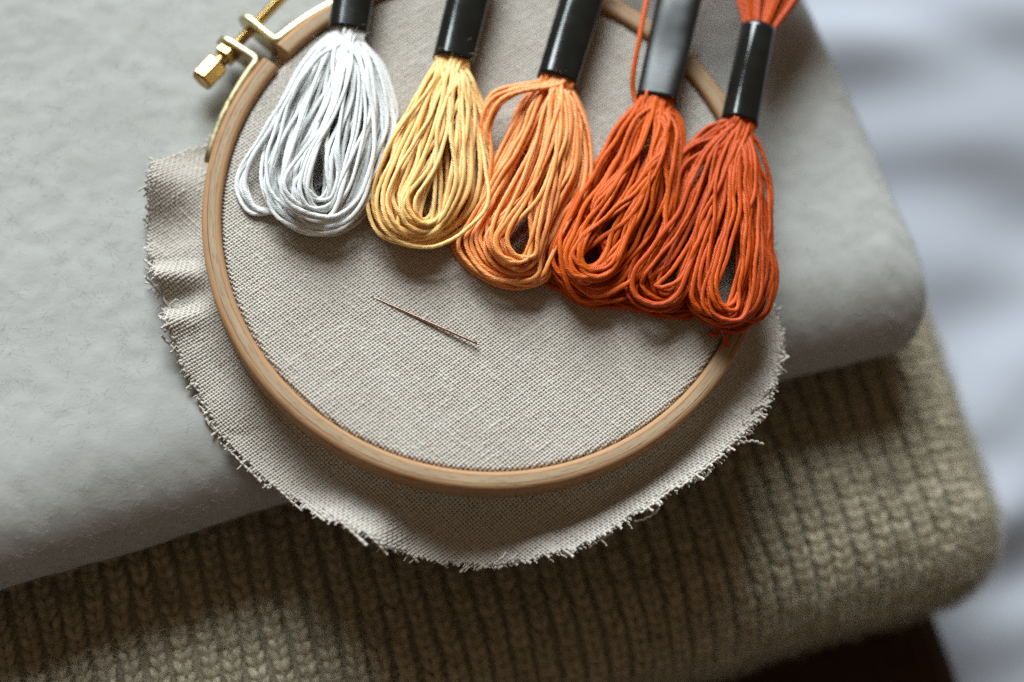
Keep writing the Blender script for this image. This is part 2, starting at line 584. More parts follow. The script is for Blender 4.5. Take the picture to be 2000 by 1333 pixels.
# ---- dark brown knit at the bottom of the stack
def make_brown():
    root = empty('folded_sweater', (0, 0, -11.2))
    tag(root, 'very dark brown knitted sweater at the bottom of the stack below the beige one', 'sweater')
    P, N = pad(-24, 10.5, -15.5, 14, -11.35, -8.25, .14, .06, 12)
    X, Y = P[..., 0], P[..., 1]
    u = X * math.cos(SA) + Y * math.sin(SA)
    P = P + N * (.05 * np.sin(u * 2 * math.pi / .5))[..., None]
    mm, nn = P.shape[:2]
    k = cloth_mat('dark_brown_wool', (.052, .027, .015), (.036, .019, .011), 4, .5, .06, sheen=.05)
    mesh('sweater_body', P.reshape(-1, 3), grid_faces(mm, nn)[:, ::-1], k, root)
    Pv = P.reshape(-1, 3); Nv = N.reshape(-1, 3); ok = in_view(Pv) & (((Pv - CAM) * Nv).sum(1) < 6)
    fib = yarn_mat('brown_fibre', (.06, .034, .02), rough=.95, spec=.05, trans=.2)
    fibres('sweater_fuzz', fib, root, Pv[ok], Nv[ok], 9000, .3, .004, .5, 19, curl=.9)


make_brown()

# ================================================================ THE LINEN CLOTH
R_IN, R_OUT = 5.79, 6.20
DISC_Z = -.17
# edge of the cloth, as angle (degrees) and radius
EDGE = np.array([(-185, 6.4), (-180.8, 6.55), (-174.6, 7.42), (-173, 7.49), (-165.4, 7.46), (-159.8, 7.43), (-152.3, 7.33), (-148.4, 7.27), (-142.7, 7.31), (-133.8, 7.32),
                 (-128.9, 7.38), (-122.6, 7.43), (-115.4, 7.43), (-109.2, 7.42), (-105.2, 7.41), (-100.4, 7.44), (-95.7, 7.52), (-90.4, 7.56), (-84.7, 7.5),
                 (-79, 7.51), (-73.3, 7.57), (-67.6, 7.54), (-61.7, 7.51), (-56.3, 7.42), (-51.1, 7.27), (-42.7, 7.20), (-35.5, 7.27), (-29, 7.26), (-24.5, 7.34),
                 (-17.8, 7.34), (-13, 7.24), (-5.3, 7.06), (-2.3, 6.9), (2, 6.55), (10, 6.45), (60, 6.75), (100, 6.6), (130, 6.45), (150, 6.40), (175, 6.4)])


def edge_r(th):
    d = np.degrees(th)
    d = np.where(d > 175, d - 360, d)
    return np.interp(d, EDGE[:, 0], EDGE[:, 1])


# height of the cloth's rim at its edge relative to the level just under the ring
RIMZ = np.array([(-185, .02), (-180, .0), (-176.5, .06), (-171.5, .52), (-169, .46), (-164, .0), (-160.5, -.08), (-158, .04), (-155.6, -.02), (-153.6, .50), (-152.0, .58), (-150.2, .06), (-148.6, -.06), (-146.8, .10), (-144.8, .52), (-141, .22), (-134, -.02), (-124, -.26), (-114, -.34),
                 (-107, -.26), (-99, .40), (-93, .42), (-88, -.36), (-80, -.72), (-74, -.55), (-66, .02), (-57, .30), (-45, .42), (-33, .44), (-22, .38), (-12, .16), (-4, .0), (60, .0), (175, .05)])


def rim_z(th):
    d = np.degrees(th); d = np.where(d > 175, d - 360, d)
    i = np.interp(d, RIMZ[:, 0], RIMZ[:, 1])
    for o in (-.6, .6, -1.2, 1.2):
        i = i + np.interp(d + o, RIMZ[:, 0], RIMZ[:, 1])
    return i / 5


def cloth_z(x, y):
    r = np.hypot(x, y); th = np.arctan2(y, x)
    z = DISC_Z + .012 * fbm2(x * .5, y * .5, 70, 2)
    # turned down between the rings
    k = np.clip((r - (R_IN - .12)) / .36, 0, 1); k = k * k * (3 - 2 * k)
    under = -.80
    z = z * (1 - k) + under * k
    f = np.clip((r - R_OUT + .02) / (edge_r(th) - R_OUT + .02), 0, 1.4)
    amp = rim_z(th)
    # dips outside the ring, then lifts or falls towards the cut edge
    pw = np.interp(np.degrees(th), [-180, -139, -125, 0, 180], [.75, .75, 1.4, 1.4, 1.0])
    z = z + np.where(r > R_OUT - .02, amp * f ** pw - np.interp(np.degrees(th), [-180, -125, -105, -60, -30, 0, 180], [.06, .12, .30, .34, .24, .10, .06]) * np.sin(np.clip(f, 0, 1) ** .85 * math.pi) + .02 * fbm2(x * 1.6, y * 1.6, 75, 2) * f, 0)
    # it lies on the blanket, never inside it
    sx = x * math.cos(SA) + y * math.sin(SA); sy = -x * math.sin(SA) + y * math.cos(SA)
    R = 1.5; dd = np.clip((-4.62 + 2.3) - sy, 0, 2.3) * R / 2.3
    top = np.where(dd < R, -2.5 + np.sqrt(np.maximum(R * R - dd * dd, 0)), -9) + .075
    return np.where(r > R_OUT - .3, np.maximum(z, top), z)


def make_cloth():
    root = empty('linen_cloth', (0, 0, -.9))
    tag(root, 'natural linen cloth stretched in the hoop with a frayed round edge', 'cloth')
    LINEN = linen_mat()
    A = np.array([.0403, .0518]); B = np.array([.0591, -.0309])
    ia = np.linalg.inv(np.stack([A, B], 1))
    g = np.random.default_rng(23)
    T = Tubes(); Ex = Tubes()
    nmax = 150
    e = .02

    def surf(x, y, off):
        z = cloth_z(x, y)
        zx = (cloth_z(x + e, y) - cloth_z(x - e, y)) / (2 * e); zy = (cloth_z(x, y + e) - cloth_z(x, y - e)) / (2 * e)
        l = np.sqrt(zx ** 2 + zy ** 2 + 1); l2 = np.minimum(l, 3)
        n = np.stack([-zx / l, -zy / l, 1 / l], -1)
        return np.stack([x, y, z], -1) + n * off[:, None], n
    for fam in (0, 1):
        D, E_ = (A, B) if fam == 0 else (B, A)
        for i in range(-nmax, nmax + 1):
            s = np.arange(-170, 170, 1 / 3.0) + .0
            seed = 5000 + fam * 2000 + i
            lat = i + fnoise(s * .12, seed, .09) + fnoise(s * .5, seed + 7, .07)
            x = s * D[0] + lat * E_[0]; y = s * D[1] + lat * E_[1]
            r = np.hypot(x, y); th = np.arctan2(y, x)
            er = edge_r(th)
            dl = np.linalg.norm(D)
            ext0, ext1 = [(-.06 + .10 * g.random() ** 2 if g.random() < .8 else .16 * g.random()) for _ in (0, 1)]
            ext = np.where(s < 0, ext0, ext1)
            keep = r < er + ext + .02 * fnoise(s * .9, seed + 3)
            if keep.sum() < 4: continue
            ks = np.flatnonzero(keep)
            # the middle run only
            br = np.flatnonzero(np.diff(ks) > 1)
            runs = np.split(ks, br + 1)
            for run in runs:
                if len(run) < 5: continue
                ss = s[run]; xx = x[run]; yy = y[run]
                sign = 1 if i % 2 == 0 else -1
                wave = np.cos(math.pi * ss) * sign * (1 if fam == 0 else -1)
                # beyond the last cross threads the yarn droops and curls
                beyond = np.clip(r[run] - er[run] + .03, 0, 1)
                off = wave * .0205 * (1 - .3 * (beyond > .05)) - beyond * .12 * g.uniform(-.6, 1.2)
                rad = (.0305 if fam == 0 else .0295) * (1 + fnoise(ss * .10, seed + 1, .08) + fnoise(ss * .45, seed + 2, .15))
                slub = fnoise(ss * .22, seed + 11); rad = rad * (1 + .42 * np.clip(slub - .62, 0, 1) * 2.6)
                p, n = surf(xx, yy, off)
                T.add(p, rad, 5, N=n, flat=.80, val=float(np.clip(g.normal(.45, .16), 0, 1)))
    cl = T.build('woven_cloth', LINEN, root)

    # yarns pulled loose along the cut edge
    F = Tubes()

    def loose(pts, z, rad=.026, wig=.018, per=.14, val=.2):
        C = at([p[0] for p in pts], [p[1] for p in pts], np.asarray(z, float))
        P = spline(C, ds=.02)
        s = np.arange(len(P)) * .02
        tdir = np.gradient(P, axis=0); tdir /= np.linalg.norm(tdir, axis=1, keepdims=True)
        sd = np.cross(tdir, [0, 0, 1])
        P = P + sd * (np.sin(s * 2 * math.pi / per) * wig)[:, None] + np.array([0, 0, 1]) * (np.cos(s * 2 * math.pi / per) * wig * .7)[:, None]
        F.add(P, rad * (1 + .1 * np.sin(s * 40)), 6, val=val)
    E0 = -.5
    loose([(1425, 872), (1445, 866), (1470, 862), (1490, 868)], [E0, E0, E0 - .1, E0 - .25])
    loose([(1428, 868), (1444, 858), (1458, 850), (1470, 846)], [E0, E0, E0, E0 - .1])
    loose([(1440, 842), (1462, 836), (1478, 824), (1492, 820)], [E0, E0, E0, E0 - .05])
    loose([(1450, 828), (1470, 820), (1486, 818), (1499, 811)], [E0, E0, E0, E0 + .02])
    loose([(1466, 800), (1482, 793), (1494, 792), (1502, 788)], [E0, E0, E0, E0])
    loose([(1490, 765), (1500, 762), (1508, 752), (1512, 754)], [E0, E0, E0, E0 + .05])
    loose([(1384, 908), (1388, 918), (1378, 932), (1366, 937), (1350, 938), (1342, 936)], [E0 - .05] * 6, wig=.008)
    loose([(1282, 982), (1286, 995), (1270, 1008), (1252, 1016), (1238, 1018)], [E0 - .2] * 5, wig=.008)
    loose([(1196, 1040), (1180, 1050), (1160, 1062), (1150, 1070)], [E0 - .3, E0 - .35, E0 - .4, E0 - .45], wig=.006)
    loose([(990, 1080), (978, 1092), (968, 1100)], [-.95, -1.0, -1.1], wig=.006)
    loose([(1012, 1082), (1000, 1092), (990, 1098)], [-.95, -1.0, -1.1], wig=.006)
    # left edge: a pulled yarn looping round the two folds
    loose([(322, 560), (318, 572), (322, 588), (332, 600), (346, 606)], [-.72, -.7, -.72, -.78, -.7], wig=.004, val=.3)
    loose([(346, 585), (336, 592), (332, 602), (340, 610), (352, 612)], [-.6, -.68, -.72, -.7, -.62], wig=.004, val=.3)
    loose([(283, 522), (292, 528), (300, 535)], [-.85, -.82, -.8], rad=.02, wig=.003, val=1)
    loose([(282, 552), (294, 555), (306, 560)], [-.85, -.82, -.8], rad=.02, wig=.003, val=.8)
    loose([(345, 700), (352, 716), (358, 726), (362, 735)], [-.93, -.94, -.94, -.92], rad=.013, wig=.002, val=.8)
    loose([(388, 792), (396, 800), (404, 815), (408, 830), (425, 848), (432, 868)], [-.94, -.94, -.95, -.98, -1.05, -1.1], rad=.018, wig=.004, val=.3)
    g2 = np.random.default_rng(4)
    for d in np.arange(-172, -4, .62):
        th = math.radians(d + g2.normal(0, .3))
        er = float(edge_r(np.array(th)))
        c, s_ = math.cos(th), math.sin(th)
        # the fringe follows whichever yarn runs nearer to square with the edge
        Dv = A / np.linalg.norm(A); Bv = B / np.linalg.norm(B)
        da = Dv @ [c, s_]; db = Bv @ [c, s_]
        v = Dv * np.sign(da) if abs(da) > abs(db) * g2.uniform(.6, 1.6) else Bv * np.sign(db)
        p0 = np.array([c, s_]) * (er - .05)
        ln = g2.uniform(.05, .15) if g2.random() < .93 else g2.uniform(.15, .28)
        q = np.linspace(0, 1, 8)[:, None]
        xy = p0 + v * ln * q + np.array([-v[1], v[0]]) * (g2.normal(0, .02) * q ** 2 + .008 * np.sin(q * 9))
        z = cloth_z(np.full(8, p0[0]), np.full(8, p0[1])) + g2.normal(0, .02) - (g2.uniform(-.03, .06) * q[:, 0] ** 2) + .012 * np.cos(q[:, 0] * 9)
        F.add(np.concatenate([xy, z[:, None]], 1), g2.uniform(.013, .021), 5, val=g2.uniform(0, .8))
    F.build('frayed_fringe', LINEN, root)['kind'] = 'stuff'
    return root


make_cloth()

# ================================================================ THE HOOP
ANG0 = math.atan2(*at(519., 114., 0.)[[1, 0]])       # lower end of the split ring
ANG1 = math.atan2(*at(543., 86., 0.)[[1, 0]])        # upper end


def make_hoop():
    root = empty('embroidery_hoop', (0, 0, -.85))
    tag(root, 'round pale wooden embroidery hoop with a brass screw clamp holding the linen', 'embroidery hoop')
    H = .85
    # section of the ring: softened edges, seen from above
    prof = np.array([(R_IN, -H), (R_IN, -.10), (R_IN + .008, -.06), (R_IN + .035, -.025), (R_IN + .075, -.004), (R_IN + .10, .0), (R_OUT - .13, .0), (R_OUT - .10, -.003), (R_OUT - .055, -.022), (R_OUT - .012, -.055), (R_OUT, -.09), (R_OUT, -.16),
                     (R_OUT, -H + .1), (R_OUT - .06, -H)])
    a0, a1 = ANG0, ANG1 + 2 * math.pi
    n = 420
    th = np.linspace(a0, a1, n)
    k = len(prof)
    wob = 1 + .0012 * np.sin(th * 3 + 1) + .0008 * np.sin(th * 5)
    V = np.stack([np.cos(th)[:, None] * prof[None, :, 0] * wob[:, None], np.sin(th)[:, None] * prof[None, :, 0] * wob[:, None], np.broadcast_to(prof[None, :, 1], (n, k))], -1).reshape(-1, 3)
    F = grid_faces(n, k, wrap_n=True)
    caps = np.stack([np.arange(k), (n - 1) * k + np.arange(k)[::-1]])
    o = mesh('outer_ring', V, [F, caps], WOOD, None, smooth=False)
    soft(o, 40)
    o.parent = root; o.matrix_parent_inverse = Matrix.Translation((0, 0, .85))

    # ---- brass clamp
    def bracket(alpha, direction, length, lug_dir_px):
        """strap bent along the ring's outside, ending in an upright lug that carries the screw"""
        t = .15
        pts = []                                         # centre line in plan, with strap height
        Ro = R_OUT + t / 2 + .012
        m = 26
        for q in np.linspace(1, 0, m):
            a = alpha + direction * q * length
            hgt = .30 + .42 * (1 - q) ** 1.0 if q < .9 else .30 * math.sqrt(max(1 - ((q - .9) / .1) ** 2, .02))
            flare = .0
            pts.append((Ro * math.cos(a) + flare, Ro * math.sin(a), hgt))
        base = np.array(pts[-1][:2]); rad_dir = base / np.linalg.norm(base)
        tan = np.array([-rad_dir[1], rad_dir[0]]) * -direction
        # bend outwards
        bend = .13
        c = base + rad_dir * bend
        for q in np.linspace(0.15, 1, 7):
            a = q * math.pi / 2
            p = c - rad_dir * bend * math.cos(a) + tan * bend * math.sin(a)
            pts.append((p[0], p[1], .72))
        p0 = np.array(pts[-1][:2])
        lug = 1.0
        for q in np.linspace(.08, 1, 14):
            p = p0 + rad_dir * lug * q
            hh = .72 if q < .62 else .72 * math.sqrt(max(1 - ((q - .62) / .38) ** 2, .012))
            pts.append((p[0], p[1], hh))
        pts = np.array(pts)
        C = pts[:, :2]; hgt = pts[:, 2]
        T_ = np.gradient(C, axis=0); T_ /= np.linalg.norm(T_, axis=1, keepdims=True)
        Nn = np.stack([T_[:, 1], -T_[:, 0]], -1)
        zc = -.42
        bev = .018
        sec = [(-t / 2, -.5, bev, 0), (-t / 2, .5, 0, -bev), (-t / 2, .5, bev, 0), (t / 2, .5, -bev, 0), (t / 2, .5, 0, -bev), (t / 2, -.5, 0, bev), (t / 2, -.5, -bev, 0), (-t / 2, -.5, bev, 0)]
        sec = [(-t / 2, 1, 0, -bev), (-t / 2, 1, bev, 0), (t / 2, 1, -bev, 0), (t / 2, 1, 0, -bev), (t / 2, -1, 0, bev), (t / 2, -1, -bev, 0), (-t / 2, -1, bev, 0), (-t / 2, -1, 0, bev)]
        V = []
        for (o_, sg, d1, d2) in sec:
            V.append(np.concatenate([C + Nn * (o_ + d1), (zc + sg * hgt / 2 + d2)[:, None]], 1))
        V = np.stack(V, 1).reshape(-1, 3); n_ = len(C)
        F = grid_faces(n_, 8, wrap_n=True)
        caps = np.stack([np.arange(8)[::-1], (n_ - 1) * 8 + np.arange(8)])
        ob = mesh('clamp_bracket', V, [F, caps], BRASS, root, smooth=False)
        soft(ob, 50)
        axis_pt = p0 + rad_dir * lug * .62
        return axis_pt, rad_dir, tan

    q0, rd0, tg0 = bracket(ANG0 + .035, +1, .40, None)
    q1, rd1, tg1 = bracket(ANG1 - .030, -1, .40, None)
    zc = -.42
    A0 = np.array([q0[0], q0[1], zc]); A1 = np.array([q1[0], q1[1], zc])
    ax = A1 - A0; gap = np.linalg.norm(ax); ax /= gap
    side = np.cross(ax, [0, 0, 1]); side /= np.linalg.norm(side); upv = np.cross(side, ax)

    def lathe(name, prof, sides, mat, parent, flat_angle=30, rot=0.0):
        a = np.arange(sides) / sides * 2 * math.pi + rot
        V = []
        for (s, r) in prof:
            V.append(A0 + ax * s + r * (np.cos(a)[:, None] * side + np.sin(a)[:, None] * upv))
        m = len(prof)
        V = np.concatenate(V)
        F = grid_faces(m, sides, wrap_n=True)
        caps = np.stack([np.arange(sides)[::-1], (m - 1) * sides + np.arange(sides)])
        ob = mesh(name, V, [F, caps], mat, parent, smooth=False)
        soft(ob, flat_angle)
        return ob
    # threaded rod: ridges as rings with the lead of the thread
    n_t, sides = 420, 20
    s = np.linspace(-.25, gap + 1.25, n_t)
    a = np.arange(sides) / sides * 2 * math.pi
    rr = .112 + .016 * (np.abs(((s[:, None] / .075 - a[None] / (2 * math.pi)) % 1) - .5) * 2)
    V = A0 + ax * s[:, None, None] + rr[..., None] * (np.cos(a)[None, :, None] * side + np.sin(a)[None, :, None] * upv)
    screw = mesh('clamp_screw', V.reshape(-1, 3), [grid_faces(n_t, sides, wrap_n=True), np.stack([np.arange(sides)[::-1], (n_t - 1) * sides + np.arange(sides)])], GOLD, root)
    # nut: hexagonal collar against the lug, waist, long slotted hexagon
    nut = lathe('clamp_nut', [(-.06, .24), (-.08, .275), (-.26, .275), (-.29, .24)], 6, GOLD, root, 20, .2)
    lathe('nut_neck', [(-.28, .17), (-.34, .155), (-.42, .155), (-.48, .19)], 28, GOLD, nut, 40).matrix_parent_inverse = Matrix()
    # long head with a slot across its end, made of two half prisms
    hx = []
    for sgn in (0, 1):
        a6 = np.arange(6) / 6 * 2 * math.pi + .2
        pr = [(-.46, .235), (-.50, .285), (-1.02, .285), (-1.08, .24)]
        ring = np.concatenate([A0 + ax * s_ + r_ * (np.cos(a6)[:, None] * side + np.sin(a6)[:, None] * upv) for s_, r_ in pr])
        hx = ring
    Fh = grid_faces(4, 6, wrap_n=True)
    # end face is cut by the slot: ring points continue inward down to the slot floor
    import bmesh
    bm = bmesh.new()
    vs = [bm.verts.new(tuple(v)) for v in hx]
    for f in Fh: bm.faces.new([vs[i] for i in f])
    bm.faces.new([vs[i] for i in range(5, -1, -1)]); bm.faces.new([vs[18 + i] for i in range(6)])
    bmesh.ops.recalc_face_normals(bm, faces=bm.faces)
    hm = bpy.data.meshes.new('nut_head'); bm.to_mesh(hm); bm.free()
    hm.materials.append(GOLD)
    head = bpy.data.objects.new('nut_head', hm); COL.objects.link(head)
    # cut the slot with a thin box and bake the result into the mesh
    bm = bmesh.new(); bmesh.ops.create_cube(bm, size=1)
    cm = bpy.data.meshes.new('slot_cutter'); bm.to_mesh(cm); bm.free()
    cut = bpy.data.objects.new('slot_cutter', cm); COL.objects.link(cut)
    sdir = side * math.cos(-.55) + upv * math.sin(-.55); ndir = np.cross(ax, sdir)
    ctr = A0 + ax * -1.08
    cut.matrix_world = Matrix(((sdir[0] * 1.2, ndir[0] * .085, ax[0] * .34, ctr[0]), (sdir[1] * 1.2, ndir[1] * .085, ax[1] * .34, ctr[1]), (sdir[2] * 1.2, ndir[2] * .085, ax[2] * .34, ctr[2]), (0, 0, 0, 1)))
    bo = head.modifiers.new('slot', 'BOOLEAN'); bo.object = cut; bo.operation = 'DIFFERENCE'; bo.solver = 'EXACT'
    bv = head.modifiers.new('soft', 'BEVEL'); bv.width = .014; bv.segments = 2; bv.limit_method = 'ANGLE'
    dg = bpy.context.evaluated_depsgraph_get()
    hm2 = bpy.data.meshes.new_from_object(head.evaluated_get(dg)); hm2.name = 'nut_head'
    head.modifiers.clear(); head.data = hm2
    bpy.data.objects.remove(cut); bpy.data.meshes.remove(cm)
    head.parent = nut; head.matrix_parent_inverse = Matrix.Translation((0, 0, .85))
    for c in nut.children:
        if c is not head: c.matrix_parent_inverse = Matrix.Translation((0, 0, .85)) @ Matrix()
    return root


make_hoop()

# ================================================================ THE NEEDLE
def make_needle():
    a = at(727., 580., -.14); b = at(936., 673., -.04)
    n = 60
    q = np.linspace(0, 1, n)
    P = a + (b - a) * q[:, None]
    P[:, 2] += -.012 * np.sin(q * math.pi)
    r = np.interp(q, [0, .05, .25, .8, .96, 1], [.010, .019, .028, .032, .031, .02])
    T = Tubes(); T.add(P, r, 14)
    k = NT('needle_steel')
    o = k.obj()
    k.l(k.mix(k.noise(2, o, 3), (.40, .29, .24), (.27, .16, .125)), k.b.inputs['Base Color'])  # reddish brown: the mirrored orange threads are put into the steel's colour
    k.b.inputs['Metallic'].default_value = 1
    k.l(k.ramp(k.noise(14, o, 3), .3, .7, .22, .36), k.b.inputs['Roughness'])
    o = T.build('sewing_needle', k.m)
    tag(o, 'thin steel sewing needle lying on the bare linen inside the hoop', 'needle')
    return o


make_needle()

# ================================================================ THE SKEINS
STRANDS = []


def strand(T, P, rad=.052, plies=6, pitch=.30, phase=0.0, val=0.0, ds=.024):
    """one length of stranded floss: plies twisted round the path P (evenly spaced points)"""
    m = len(P)
    Tn = np.gradient(P, axis=0); Tn /= np.linalg.norm(Tn, axis=1, keepdims=True) + 1e-12
    S = np.cross(Tn, [0.03, .02, 1.0]); S /= np.linalg.norm(S, axis=1, keepdims=True) + 1e-12
    B = np.cross(S, Tn)
    s = np.arange(m) * ds
    ph = s * 2 * math.pi / pitch + phase + fnoise(s * 1.3, int(phase * 100) % 400, .5)
    STRANDS.append(P[::4])
    hr = rad * .57
    wide = 1.12 + .16 * math.sin(phase * 3)
    for p in range(plies):
        a = ph + p * 2 * math.pi / plies
        Q = P + hr * (wide * np.cos(a)[:, None] * S + .88 * np.sin(a)[:, None] * B)
        T.add(Q, rad * .445 * (1 + .13 * np.sin(s * 9 + p * 2 + phase)), 5, val=np.clip(val + .1 * (p % 2), 0, 1), cap=False)


def fuzz(mat, root, seed, count=520):
    """stray hairs standing off the floss laid down so far"""
    P = np.concatenate(STRANDS); STRANDS.clear()
    g = np.random.default_rng(seed)
    N = g.normal(size=P.shape) + np.array([0, 0, .9]); N /= np.linalg.norm(N, axis=1, keepdims=True)
    o = fibres('stray_fibres', mat, root, P + N * .045, N, count, .13, .0016, 1.2, seed, curl=.8)
    o['kind'] = 'stuff'


def loops(T, fam, n, mouth, seed, zs, rad=.047, jit=7.0, inside=26, wander=.36, kink=.014):
    """fam = (outer, inner): two control loops in photograph points, mouth -> belly -> mouth.
    Each strand lies between the two; zs = (low, high) heights per control point."""
    g = np.random.default_rng(seed)
    O, I = np.array(fam[0], float), np.array(fam[1], float)
    k = len(O)
    (ml, mr, mz0, mz1, adir) = mouth
    ml = np.array(ml, float); mr = np.array(mr, float); adir = np.array(adir, float)
    zl, zh = np.array(zs[0], float), np.array(zs[1], float)
    zh = zl + (zh - zl) * .95
    order = (np.arange(n) + g.uniform(.15, .85, n)) / n
    for i in range(n):
        s = order[i] + .03 * math.sin(order[i] * 2 * math.pi * 6 + seed)   # strands cling together in small bunches
        tone = g.uniform(0, 1)
        q = np.linspace(0, 1, k)
        sq = np.clip(s + fnoise(q * 3.2 + 3.7 * i, seed + 5, wander), 0, 1.08)[:, None]
        C = O * (1 - sq) + I * sq
        # the two legs of one loop need not lie at the same depth in the bundle
        C = C + np.stack([fnoise(q * 5.5 + 9 * i, seed + 1, jit * 1.15), fnoise(q * 5.5 + 9 * i, seed + 2, jit * .8)], -1)
        lay = np.clip(s * .75 + g.uniform(-.15, .40), 0, 1)
        lz = np.clip(lay + fnoise(q * 3 + 5 * i, seed + 3, .28), 0, 1)
        z = zl + (zh - zl) * lz
        uL = np.clip(.05 + .58 * s + g.normal(0, .12), .11, .89); uR = np.clip(.95 - .58 * s + g.normal(0, .12), .11, .89)
        zL = mz0 + (mz1 - mz0) * (math.sqrt(max(1 - (2 * uL - 1) ** 2, 0)) * (.25 + .75 * lay) * .44 + .5)
        zR = mz0 + (mz1 - mz0) * (math.sqrt(max(1 - (2 * uR - 1) ** 2, 0)) * (.1 + .75 * (1 - lay)) * .44 + .5)
        pl = ml + (mr - ml) * uL; pr = ml + (mr - ml) * uR
        px = np.concatenate([[pl[0] + adir[0] * inside, pl[0] - adir[0] * 4], C[:, 0], [pr[0] - adir[0] * 4, pr[0] + adir[0] * inside]])
        py = np.concatenate([[pl[1] + adir[1] * inside, pl[1] - adir[1] * 4], C[:, 1], [pr[1] - adir[1] * 4, pr[1] + adir[1] * inside]])
        zz = np.concatenate([[zL, zL], z, [zR, zR]])
        P = spline(at(px, py, zz), ds=.024)
        # kinks left from being wound
        dist = np.arange(len(P)) * .024
        tg = np.gradient(P, axis=0); tg /= np.linalg.norm(tg, axis=1, keepdims=True)
        sdv = np.cross(tg, [0, 0, 1])
        env = np.clip(np.minimum(dist, dist[-1] - dist) - .5, 0, .8) / .8
        P = P + sdv * (env * kink * g.uniform(.1, 1.1) * np.sin(dist * 2 * math.pi / g.uniform(.9, 1.7) + g.uniform(0, 6.3)))[:, None]
        P[:, 2] += env * kink * .6 * np.sin(dist * 2 * math.pi / g.uniform(.7, 1.2) + i)
        strand(T, P, rad * g.uniform(.93, 1.07), phase=g.uniform(0, 6.28), val=tone * .8)


def label_band(name, bl, br, tl, tr, z0, z1, hgt, mat, parent, sq=2.6, roll=0.0, dent=0.0):
    """flattened paper tube: bl, br its two mouth corners, tl, tr the far ones"""
    n, m = 30, 64
    b = at([bl[0], br[0]], [bl[1], br[1]], [z0, z0]); t = at([tl[0], tr[0]], [tl[1], tr[1]], [z1, z1])
    cb, ct = b.mean(0), t.mean(0)
    wb, wt = np.linalg.norm(b[1] - b[0]) / 2, np.linalg.norm(t[1] - t[0]) / 2
    ax = ct - cb; ax /= np.linalg.norm(ax)
    sd = np.cross(ax, [0, 0, 1]); sd /= np.linalg.norm(sd); nz = np.cross(sd, ax)
    a = np.arange(m) / m * 2 * math.pi
    ca, sa = np.cos(a), np.sin(a)
    e = 2 / sq
    xs = np.sign(ca) * np.abs(ca) ** e; ys = np.sign(sa) * np.abs(sa) ** e
    rc, rs = math.cos(roll), math.sin(roll)
    V = []
    wall = .022
    for lay in (0, 1):
        qs = np.linspace(0, 1, n) if lay == 0 else np.linspace(1, 0, n)
        for q in qs:
            w_ = wb + (wt - wb) * q - lay * wall; h_ = hgt / 2 * (1 + .06 * math.sin(q * 5 + z0 * 7)) - lay * wall
            x = w_ * xs; y = h_ * ys * (1 - dent * np.exp(-((q - .45) / .25) ** 2) * np.clip(sa, 0, 1) * .3)
            X = x * rc - y * rs; Y = x * rs + y * rc
            c = cb + (ct - cb) * q
            V.append(c + X[:, None] * sd + Y[:, None] * nz)
    V = np.concatenate(V)
    F = grid_faces(2 * n, m, wrap_m=True, wrap_n=True)
    o = mesh(name, V, F, mat, parent, smooth=True)
    return o, cb, ct, ax, sd, nz, wb


def upper_threads(name, info, hgt, n, mat, parent, seed, fan=1.0, ln=5.0, bend=0.0):
    o, cb, ct, ax, sd, nz, wb = info
    g = np.random.default_rng(seed)
    T = Tubes()
    for i in range(n):
        u = g.uniform(-.9, .9); v = g.uniform(-.8, .8) * math.sqrt(max(1 - u * u, .05))
        p0 = ct + sd * u * wb * .9 + nz * v * hgt * .42
        k = 1 + fan * g.uniform(.5, 1.3)
        C = [p0 - ax * .4, p0, p0 + ax * ln * .2 + sd * u * wb * fan * .8 + nz * v * .1 + np.array([0, 0, -.05]),
             p0 + ax * ln * .55 + sd * (u * wb * 1.7 * fan + bend * .4) + nz * (v * .3 - .1), p0 + ax * ln + sd * (u * wb * 1.3 * fan + bend) - nz * .3 + g.normal(0, .12, 3)]
        P = spline(np.array(C), ds=.024)
        strand(T, P, .052, phase=g.uniform(0, 6.28), val=g.uniform(0, .8))
    return T.build(name, mat, parent)


GROUP = 'thread skeins fanned over the hoop'
FLOSS = {  # second tone of the coloured floss paints in the deeper hue of shaded strands
    'white': yarn_mat('white_floss', (.94, .94, .935), (.91, .91, .90), rough=.45, spec=.7, trans=.28, sheen=.6),
    'yellow': yarn_mat('yellow_floss', (.98, .70, .28), (.96, .49, .085), rough=.40, spec=.9, trans=.13, sheen=.28),
    'apricot': yarn_mat('apricot_floss', (.95, .385, .085), (.86, .24, .030), rough=.40, spec=.8, trans=.10, sheen=.15),
    'orange': yarn_mat('orange_floss', (.72, .128, .007), (.50, .064, .003), rough=.40, spec=.3, trans=.08),
    'red': yarn_mat('rust_floss', (.63, .094, .005), (.42, .047, .002), rough=.40, spec=.3, trans=.08),
}


def skein(key, label, bl, br, tl, tr, z0, z1, hgt, lrough, sq, roll, upn, seed, fan=1.0, bend=0.0, tint=(.006, .0065, .0062), dent=0.0):
    base = at((bl[0] + br[0]) / 2., (bl[1] + br[1]) / 2., -.15)
    root = empty('thread_skein', base)
    tag(root, label, 'thread skein', GROUP)
    info = label_band('label_band', bl, br, tl, tr, z0, z1, hgt, label_mat(key + '_label_paper', lrough, tint), root, sq, roll, dent)
    upper_threads('upper_loops', info, hgt, upn, FLOSS[key], root, seed + 50, fan, bend=bend)
    ad = np.array([tl[0] + tr[0] - bl[0] - br[0], tl[1] + tr[1] - bl[1] - br[1]], float); ad /= np.linalg.norm(ad)
    mouth = (np.array(bl) + (np.array(br) - np.array(bl)) * .02, np.array(bl) + (np.array(br) - np.array(bl)) * .98, z0 - hgt * .42, z0 + hgt * .42, ad)
    return root, mouth


